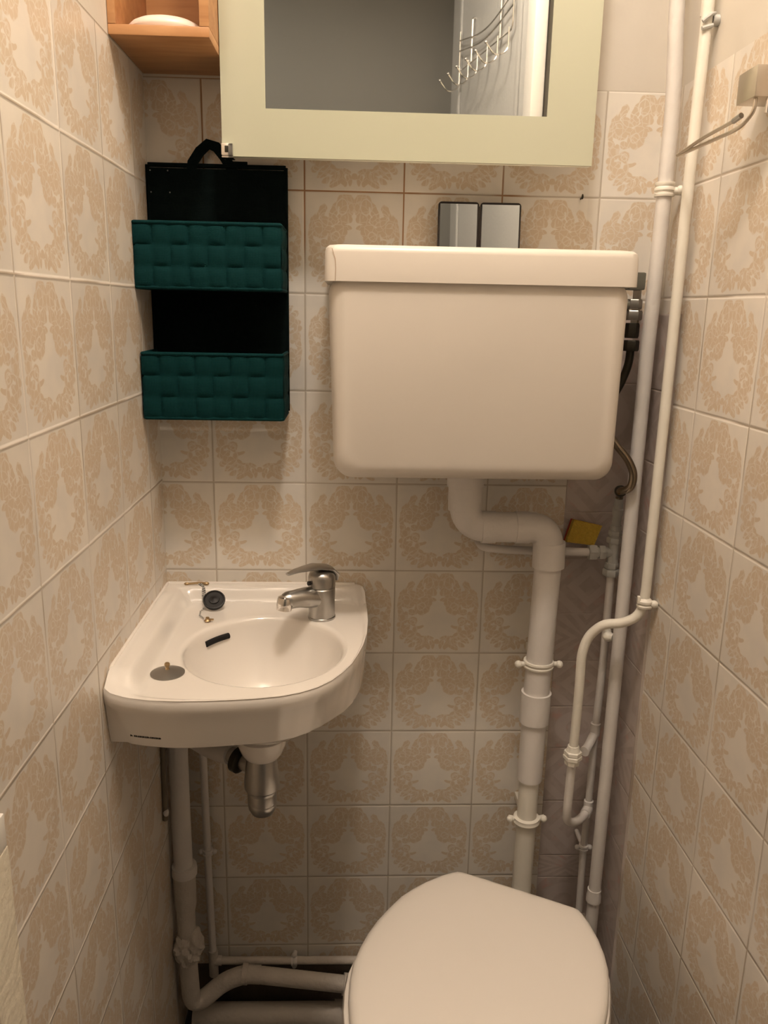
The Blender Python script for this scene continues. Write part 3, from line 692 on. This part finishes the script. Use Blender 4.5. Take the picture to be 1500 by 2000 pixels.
MB().tube([(.068, -.050, .0865), (.105, -.050, .081)], Wr + .0028, n=24).build('collar', M['pipe_old'], wp)
# crumpled repair wrap
t = bmesh.new(); bmesh.ops.create_icosphere(t, subdivisions=4, radius=1)
for v in t.verts:
    a = v.co.copy(); k = 1 + .20 * math.sin(7*a.x + 3*a.z) * math.sin(6*a.y - 5*a.z) + .08 * math.sin(17*a.z + 9*a.x)
    v.co = Vector((a.x * .0255 * k, a.y * .0255 * k, a.z * .036 * (1 + .15 * math.sin(5*a.x))))
wr = MB(); wr.merge(t, Matrix.Translation((-.2075, -.079, .200)) @ Matrix.Rotation(.25, 4, 'Y')); wr.build('repair_wrap', M['pipe_old'], wp, label='crumpled dried repair wrap around the pipe')
lw = thing('floor_pipe', (0, -.04, FLOOR), 'thick off-white pipe lying lowest along the foot of the back wall', 'pipe')
MB().tube([(XL + .02, -.040, .012), (.24, -.040, .006)], .0215, n=28).build('pipe_run', M['pipe_old'], lw)
MB().tube([(.052, -.040, .0085), (.10, -.040, .0080)], .0245, n=28).build('collar', M['pipe_old'], lw)
def clip(name, P, d, r, parent, mat, wall, L=.012, both=True):
    """pipe clip: a band round the pipe at P (axis d) with a screw post to the wall direction"""
    P = Vector(P); d = Vector(d).normalized(); wv = Vector(wall).normalized()
    mb = MB()
    mb.lathe(P - d * .0055, [(0, r + .0002), (0, r + .0022), (.0035, r + .0026), (.0040, r + .0012), (.0070, r + .0012), (.0075, r + .0026), (.011, r + .0022), (.011, r + .0002)], axis=d, n=24)
    mb.tube([P + wv * (r + .001), P + wv * (r + .001 + L)], .0042, n=12)
    s = d.cross(wv).normalized()
    for k in ((-1, 1) if both else (1,)):
        mb.ball(P + s * k * (r + .005) , .0048, (1, 1, 1)); mb.tube([P + s*k*(r - .001), P + s*k*(r + .009)], .0030, n=10)
    return mb.build(name, mat, parent)
sp_ = thing('supply_pipe', (-.178, -.022, .1), 'thin off-white supply pipe turning a corner low on the back wall under the basin', 'pipe')
MB().tube([(-.181, -.022, .74), (-.1800, -.022, .50), (-.1785, -.022, .30), (-.1755, -.022, .098)], .0068, n=16).build('riser', M['pipe'], sp_)
MB().tube([(-.1755, -.022, .1165), (.24, -.022, .1115)], .0072, n=16).build('run', M['pipe_old'], sp_)
el = MB().tube([(-.1757, -.022, .140), (-.1755, -.022, .085)], .0088, n=16); el.tube([(-.176, -.022, .1165), (-.160, -.022, .1165)], .0088, n=16)
el.build('tee_joint', M['pipe_old'], sp_)
clip('pipe_clip', (-.1785, -.022, .352), (0, 0, 1), .0072, sp_, M['pipe'], (0, 1, 0), .013)
clip('pipe_clip', (-.0245, -.022, .1142), (1, 0, 0), .0072, sp_, M['pipe'], (0, 1, 0), .013)
wl = thing('wall_pipe', (-.2280, -.108, .48), 'thin dark pipe stub against the left wall beside the thick waste pipe', 'pipe')
MB().tube([(-.2284, -.104, .74), (-.2284, -.106, .60), (-.2284, -.112, .48)], .0040, .02, n=12).build('pipe_run', M['darkpipe'], wl)
MB().ball((-.2265, -.112, .494), .006, (.8, 1, 1.1)).build('pipe_clip', M['pipe'], wl)

# ------------------------------------------------------------------ flush pipe
fp = thing('flush_pipe', (.385, -.075, .2), 'thick white flush pipe bending twice from the cistern down to the toilet', 'pipe')
Fy = -.075; Fr = .0215
MB().lathe((.2520, Fy, 1.0735), [(0, .020), (0, .0330), (-.008, .0330), (-.010, .0300), (-.020, .0285), (-.030, .0285), (-.032, .0225)], n=32).build('nut', M['pipe'], fp)
MB().tube([(.2520, Fy, 1.06), (.2530, Fy, .978), (.3860, Fy, .978), (.3915, Fy, .92)], Fr + .0025, .040, n=28, fs=12).build('bend', M['pipe'], fp)
MB().tube([(.2522, Fy, 1.055), (.2528, Fy, 1.006)], Fr + .0048, n=28).build('collar', M['pipe'], fp)
MB().tube([(.2800, Fy, .978), (.3020, Fy, .978)], Fr + .0042, n=28).build('collar', M['pipe'], fp)
MB().tube([(.3340, Fy, .978), (.3560, Fy, .978)], Fr + .004, n=28).build('collar', M['pipe'], fp)
MB().tube([(.3905, Fy, .955), (.3915, Fy, .913)], Fr + .0042, n=28).build('collar', M['pipe'], fp)
MB().tube([(.3913, Fy, .93), (.3858, Fy, .64)], Fr, n=28).build('upper_run', M['pipe'], fp)
MB().tube([(.3868, Fy, .694), (.3858, Fy, .640)], Fr + .0035, n=28).build('coupling', M['pipe'], fp)
MB().tube([(.3863, Fy, .642), (.3852, Fy, .531)], Fr - .0005, n=28).build('middle_run', M['pipe'], fp)
mb = MB(); mb.tube([(.3852, Fy, .56), (.3850, Fy, .42), (.3845, Fy, .30), (.372, -.10, .255), (.340, -.16, .25)], Fr - .0045, .04, n=28); mb.build('lower_run', M['pipe_cream'], fp)
c1 = MB(); c1.lathe((.3868, Fy, .7395), [(0, Fr), (0, Fr + .003), (.003, Fr + .0036), (.0045, Fr + .0015), (.007, Fr + .0015), (.0085, Fr + .0036), (.0115, Fr + .003), (.0115, Fr)], n=32)
for s in (-1, 1): c1.tube([(.3868 + s*(Fr), Fy - .002, .745), (.3868 + s*(Fr + .013), Fy - .001, .745)], .0042, n=12); c1.ball((.3868 + s*(Fr + .0125), Fy - .003, .745), .0062)
c1.box((.3868 - .006, Fy + Fr, .738), (.3868 + .006, -.0008, .752), .001)
c1.build('pipe_clip', M['pipe_cream'], fp)
c2 = MB(); c2.lathe((.3848, Fy, .446), [(0, Fr - .004), (0, Fr + .0005), (.004, Fr + .002), (.008, Fr + .0005), (.011, Fr + .001), (.013, Fr - .004)], n=24)
for s in (-1, 1): c2.tube([(.3848 + s*(Fr - .004), Fy, .452), (.3848 + s*(Fr + .010), Fy, .455)], .005, n=12); c2.ball((.3848 + s*(Fr + .008), Fy - .004, .455), .006)
c2.box((.3848 - .006, Fy + Fr - .005, .444), (.3848 + .006, -.0008, .458), .001)
c2.build('pipe_clip', M['pipe_cream'], fp)

# ------------------------------------------------------------------ thin horizontal pipe and grey tee fitting
hp = thing('branch_pipe', (.38, -.03, .915), 'thin white branch pipe running level behind the flush pipe to the grey valve', 'pipe')
MB().tube([(.2890, -.0010, .933), (.2925, -.026, .930), (.330, -.036, .929), (.47, -.046, .929)], .0068, .022, n=16).build('pipe_run', M['pipe'], hp)
vf = thing('tee_valve', (.503, -.05, .90), 'grey painted compression tee with hex nuts beside the tall right-hand pipe', 'pipe fitting')
MB().tube([(.4700, -.046, .929), (.5030, -.046, .929)], .0085, n=16).tube([(.5045, -.046, .897), (.5058, -.046, .975)], .0090, n=16).build('tee_body', M['fitting'], vf)
MB().hexnut((.4640, -.046, .929), (1, 0, 0), .0135, .013).build('nut', M['fitting'], vf)
MB().hexnut((.4810, -.046, .929), (1, 0, 0), .0125, .010).build('nut', M['fitting'], vf)
MB().hexnut((.5040, -.046, .889), (0, 0, 1), .0135, .012).hexnut((.5042, -.046, .902), (0, 0, 1), .0115, .010).build('nut', M['fitting'], vf)
MB().hexnut((.5052, -.046, .945), (0, 0, 1), .0125, .010).hexnut((.5056, -.046, .957), (0, 0, 1), .0110, .010).build('nut', M['fitting'], vf)
MB().tube([(.5055, -.046, .965), (.5065, -.048, 1.020)], .0072, n=16).lathe((.5062, -.047, .992), [(0, .0085), (.010, .0090), (.012, .0075)], n=16).build('stem', M['fitting'], vf)

# ------------------------------------------------------------------ cistern inlet hose and valve
ih = thing('inlet_hose', (.49, -.06, 1.02), 'chrome and dark inlet hose with valve curving out behind the right side of the cistern', 'hose')
HP = [(.448, -.110, 1.152), (.4664, -.118, 1.1225), (.4879, -.122, 1.0990), (.5002, -.122, 1.0755), (.4985, -.119, 1.0520), (.4880, -.102, 1.0440), (.4960, -.072, 1.0370), (.5060, -.049, 1.0260), (.5062, -.048, 1.018)]
MB().tube(HP, .0060, .012, n=16).build('bent_tube', M['bronze'], ih)
MB().lathe((.4915, -.094, 1.0425), [(0, .0068), (.001, .0092), (.013, .0092), (.014, .0068)], axis=(.25, .93, -.2), n=18).build('end_nut', M['darkmetal'], ih)
iv = MB().box((.476, -.096, 1.343), (.5000, -.066, 1.368), .003); iv.tube([(.452, -.080, 1.322), (.482, -.080, 1.322)], .0085, n=16)
iv.build('inlet_valve', M['valvegrey'], ih)
MB().hexnut((.4905, -.080, 1.300), (0, 0, 1), .0135, .014).hexnut((.4905, -.080, 1.316), (0, 0, 1), .012, .014).build('nut', M['dullchrome'], ih)
MB().hexnut((.4910, -.080, 1.274), (0, 0, 1), .0105, .022).hexnut((.4915, -.080, 1.255), (0, 0, 1), .0120, .016).build('nut', M['darkmetal'], ih)
MB().tube([(.4915, -.080, 1.262), (.4910, -.080, 1.236), (.482, -.078, 1.205), (.468, -.075, 1.178), (.452, -.060, 1.150)], .0062, .02, n=14).build('braided_tube', M['darkmetal'], ih)
cd = MB().box((.514, -.032, 1.290), (.517, -.002, 1.360)); cd.build('metal_bracket', M['darkpipe'], label='dark flat metal bracket on the back wall behind the tall pipe', category='bracket')

# ------------------------------------------------------------------ right-hand risers
P1 = thing('tall_riser_pipe', (.51, -.1, 0), 'thick off-white vertical pipe nearest the cistern in the right corner', 'pipe')
MB().tube([(.5020, -.100, 2.779), (.5045, -.100, 1.71), (.5135, -.100, 1.60), (.5125, -.100, 1.42), (.5100, -.100, 1.25), (.5095, -.100, .80), (.5085, -.100, .40), (.5072, -.100, FLOOR + .0005)], .0105, .1, n=24).build('pipe_run', M['pipe'], P1)
MB().lathe((.5078, -.100, .305), [(0, .0105), (0, .0130), (.010, .0130), (.016, .0118), (.024, .0118), (.024, .0105)], n=24).build('collar', M['pipe'], P1)
k1 = MB().lathe((.5128, -.100, 1.4705), [(0, .0105), (0, .0135), (.003, .0140), (.004, .0125), (.007, .0125), (.008, .0140), (.011, .0140), (.013, .0125), (.016, .0140), (.019, .0135), (.019, .0105)], n=24)
k1.tube([(.5225, -.103, 1.478), (.5370, -.106, 1.478)], .0055, n=12); k1.ball((.5325, -.1060, 1.479), .0066, (.8, 1, 1)); k1.build('pipe_clip', M['pipe_cream'], P1)
P2 = thing('front_riser_pipe', (.5222, -.16, .45), 'slim cream pipe beside the right wall ending in a lower hook with a union nut', 'pipe')
MB().tube([(.5250, -.160, 2.779), (.5245, -.160, 1.71), (.5225, -.160, 1.45), (.5220, -.160, 1.15), (.5212, -.160, .894), (.5165, -.158, .862), (.4934, -.150, .8459), (.4688, -.140, .8418), (.4494, -.130, .8188), (.4405, -.130, .7885), (.4415, -.130, .7223), (.4415, -.125, .612)], .0075, .022, n=20).build('upper_run', M['pipe_cream'], P2)
MB().tube([(.4415, -.125, .612), (.4415, -.120, .502), (.4440, -.113, .476), (.4560, -.104, .464), (.4725, -.088, .457), (.4970, -.060, .455)], .0073, .018, n=20).build('lower_hook', M['pipe'], P2)
nn = MB().lathe((.4415, -.1245, .588), [(0, .0095), (.002, .0125), (.009, .0135), (.010, .0120)], n=8); nn.hexnut((.4415, -.1248, .598), (0, 0, 1), .0155, .008); nn.hexnut((.4415, -.1250, .606), (0, 0, 1), .0145, .008)
nn.lathe((.4415, -.1250, .614), [(0, .0115), (.004, .0100), (.009, .0090), (.010, .0075)], n=20); nn.build('union_nut', M['pipe_cream'], P2)
k2 = MB().lathe((.5213, -.160, .877), [(0, .0076), (0, .0112), (.003, .0118), (.0042, .0102), (.0065, .0102), (.0078, .0118), (.0108, .0118), (.012, .0100), (.015, .0076)], n=24)
k2.box((.5085, -.166, .884), (.5125, -.160, .8955), .001); k2.tube([(.5270, -.1640, .8840), (.5385, -.166, .8820)], .0048, n=10); k2.ball((.5335, -.1660, .8840), .0058); k2.build('pipe_clip', M['pipe_cream'], P2)
k3 = MB(); k3.tube([(.5160, -.168, 1.672), (.526, -.170, 1.680), (.5340, -.160, 1.684)], .0026, .003, n=8); k3.tube([(.5160, -.168, 1.664), (.530, -.168, 1.668)], .0026, n=8)
k3.tube([(.5310, -.160, 1.676), (.5395, -.160, 1.676)], .0070, n=12); k3.build('pipe_clip', M['fitting'], P2, label='grey clip with bare screw')
P4 = MB().tube([(.5455 - .012, -.130, 1.690), (.5445 - .012, -.128, 2.779)], .0065, n=16)
P4.build('short_riser_pipe', M['pipe_cream'], label='short slim pipe at the top right edge starting above the grey clip', category='pipe')
P3 = thing('thin_riser_pipe', (.503, -.05, .1), 'thinnest off-white pipe rising behind the two larger pipes to the grey tee', 'pipe')
MB().tube([(.5045, -.046, .892), (.5035, -.050, .73), (.5010, -.050, .62)], .0066, n=16).build('upper_run', M['pipe'], P3)
MB().tube([(.5010, -.050, .63), (.5000, -.052, .572), (.5005, -.050, .47), (.4985, -.050, .38), (.5022, -.050, .15), (.5022, -.050, FLOOR + .0005)], .0062, n=16).build('lower_run', M['pipe'], P3)
j = MB().lathe((.5005, -.050, .600), [(0, .0085), (.022, .0085), (.023, .0068)], n=16); j.tube([(.5005, -.050, .605), (.4870, -.062, .585), (.4760, -.078, .584)], .0078, .008, n=14); j.lathe((.4790, -.074, .5843), [(0, .0085), (.006, .0085)], axis=(-.62, -.78, 0), n=14)
j.build('capped_tee', M['pipe'], P3)
j = MB().lathe((.5005, -.050, .447), [(0, .0084), (.024, .0084), (.025, .0066)], n=16); j.tube([(.5000, -.052, .456), (.4900, -.068, .4555)], .0092, n=14); j.build('elbow_tee', M['pipe'], P3)
clip('pipe_clip', (.4985, -.050, .376), (0, 0, 1), .0062, P3, M['pipe'], (0, 1, 0), .040)
cl = MB(); cl.ball((.4975, -.082, .796), .0085, (1.1, 1, 1)); cl.tube([(.5035, -.060, .797), (.4975, -.080, .797)], .0055, n=12); cl.tube([(.4975, -.082, .797), (.5035, -.088, .797)], .006, n=12)
cl.build('pipe_clip', M['pipe_cream'], P3)

# ------------------------------------------------------------------ sponge
t = bmesh.new(); sgp = MB()
Ms = Matrix.Translation((.4565, -.0205, .9365)) @ Matrix.Rotation(-.25, 4, 'X') @ Matrix.Rotation(.10, 4, 'Y')
so = thing('sponge', (.4565, -.02, .936), 'yellow sponge with red scouring side tucked on the branch pipe beside the flush pipe', 'sponge')
def trap(mb, y0, y1, ex=0):
    a = [(-.026 - ex, -.0002), (.0200 + ex, -.0010), (.0300 + ex, .0330 + ex), (-.0170 - ex, .0385 + ex)]
    mb.add([Ms @ Vector((x, y, z)) for y in (y0, y1) for x, z in a], [(0,1,2,3), (4,7,6,5), (0,4,5,1), (1,5,6,2), (2,6,7,3), (3,7,4,0)], smooth=False)
q = MB(); trap(q, -.013, .0028); q.build('foam', M['sponge'], so)
q = MB(); trap(q, .003, .0075, .0012); q.build('scouring_pad', M['scour'], so)

# ------------------------------------------------------------------ toilet
to = thing('toilet', (.25, -.40, FLOOR), 'cream-white toilet with closed lid standing turned below the cistern', 'toilet')
B0 = Vector((.3418 + .0046, -.208 + .0089)); A = Vector((-.457, -.889)).normalized(); Lv = Vector((.889, -.457)).normalized()
prof = [(0, .0), (0, .060), (.0008, .092), (.003, .1010), (.010, .109), (.025, .122), (.05, .139), (.075, .152), (.10, .162), (.13, .168), (.16, .1725), (.19, .1740), (.22, .1720), (.25, .168), (.28, .158), (.31, .144), (.34, .126), (.365, .107), (.385, .086), (.40, .064), (.410, .042), (.415, .020), (.4165, 0)]
half = [(a, w_) for a, w_ in prof]
def egg(z, k=1.0, off=0.0, fa=0.0):
    """outline scaled by k about the middle and grown by off"""
    pts = []
    full_ = [(a, w_) for a, w_ in half[1:-1]]
    seq_ = [(half[0][0], 0)] + full_ + [(half[-1][0], 0)] + [(a, -w_) for a, w_ in full_[::-1]]
    n_ = len(seq_)
    for i, (a, w_) in enumerate(seq_):
        a2 = .2 + (a - .2) * k; w2 = w_ * k
        if off:
            pa = seq_[i-1]; pb = seq_[(i+1) % n_]; tv = Vector((pb[0]-pa[0], pb[1]-pa[1])); nv = Vector((tv.y, -tv.x))
            if nv.length > 1e-9:
                nv.normalize(); 
                if nv.dot(Vector((a - .2, w_))) < 0: nv = -nv
                a2 += nv.x * off; w2 += nv.y * off
        p = B0 + A * (a2 + fa) + Lv * w2; pts.append((p.x, p.y, z))
    return pts
LT = .4165
lidr = [egg(LT - .017, 1, -.004), egg(LT - .0165, 1, -.001), egg(LT - .012, 1, 0), egg(LT - .008, 1, -.0008), egg(LT - .004, 1, -.0035), egg(LT - .0012, 1, -.008), egg(LT + .0005, 1, -.014), egg(LT + .003, .80), egg(LT + .0045, .55), egg(LT + .005, .25), egg(LT + .005, .04)]
MB().rings(lidr).build('lid', M['seat'], to)
seatr = [egg(LT - .039, 1, -.004, .006), egg(LT - .036, 1, .003, .006), egg(LT - .027, 1, .0055, .006), egg(LT - .0205, 1, .003, .006), egg(LT - .0185, 1, -.001, .006), egg(LT - .018, 1, -.03, .006), egg(LT - .018, .6, 0, .006), egg(LT - .0385, .6, 0, .006)]
MB().rings(seatr).build('seat', M['seat'], to)
def bow(z, k, sh): return [(x, y, z) for x, y, _ in egg(0, k, 0, sh)]
MB().rings([bow(LT - .075, .90, .0), bow(LT - .042, .94, 0), bow(LT - .0395, .90, 0), bow(LT - .0395, .5, 0)][::-1] + [bow(.30, .84, -.005), bow(.22, .72, -.012), bow(.14, .60, -.02), bow(.07, .56, -.02), bow(.02, .60, -.015), bow(FLOOR + .001, .64, -.015)]).build('bowl', M['ceramic'], to)
for s in (-.078, .078):
    c = B0 + Lv * s + A * .004
    h = MB(); h.tube([(c.x, c.y, LT - .030), (c.x, c.y, LT - .012)], .008, n=14); h.tube([Vector((c.x, c.y, LT - .016)) - Vector((*Lv, 0)) * .012, Vector((c.x, c.y, LT - .016)) + Vector((*Lv, 0)) * (.030 if s > 0 else .012)], .0065, n=14)
    h.build('hinge', M['chrome'], to)
h = MB().ball((*(B0 + Lv * .1045 + A * .012), LT - .012), .0065, (1.3, 1, .8)); h.build('hinge_cap', M['chrome'], to)
sg = MB().tube([(.340, -.172, .25), (.325, -.215, .255)], .024, n=24); sg.build('inlet_spigot', M['ceramic'], to)

# ------------------------------------------------------------------ toilet roll holder (empty) on the right wall
rh = thing('toilet_roll_holder', (.52, -.335, 1.53), 'empty toilet roll holder with square steel bracket and wire arm high on the right wall', 'toilet roll holder')
MB().box((.508, -.3570, 1.5405), (.5420, -.3120, 1.5725), .0012).build('bracket', M['steel'], rh)
MB().tube([(.5005 + .0125, -.3490, 1.5402), (.5125, -.3500, 1.527), (.5085, -.3360, 1.516), (.505, -.320, 1.5125), (.4990, -.1750, 1.5115)], .0022, .010, n=12).tube([(.4990, -.1750, 1.5115), (.4985, -.1735, 1.5120), (.4990, -.2500, 1.5185), (.505, -.318, 1.5235)], .0022, .002, n=12).build('wire_arm', M['steel'], rh)
MB().tube([(.505, -.318, 1.5235), (.507, -.332, 1.5265)], .0032, n=12).build('arm_tip', M['dullchrome'], rh)
MB().tube([(.526, -.353, 1.5405), (.526, -.353, 1.525)], .0032, n=12).build('peg', M['chrome'], rh)

# ------------------------------------------------------------------ nail in the wall, pipe casing on the left
MB().tube([(.4205, -.0005, 1.4780), (.4205, -.010, 1.4792)], .0013, n=8).ball((.4205, -.0105, 1.4800), .0022, (.7, .8, 1.8)).build('wall_nail', M['darkmetal'], label='small nail in the tile joint below the mirror\'s right corner', category='nail')
pcg = thing('wooden_post', (-.22, -.71, FLOOR), 'low cream-painted wooden post with stepped top against the left wall', 'post')
MB().box((XL + .0006, -.748, FLOOR + .0003), (-.2090, -.703, .868), .002).build('post_body', M['oldpaint'], pcg)
MB().box((XL + .0006, -.790, FLOOR + .0003), (-.2130, -.7485, .858), .002).build('rear_board', M['oldpaint'], pcg)
MB().box((XL + .0006, -.738, .8685), (-.2095, -.7040, .8990), .0015).build('cap_block', M['whitepaint'], pcg)
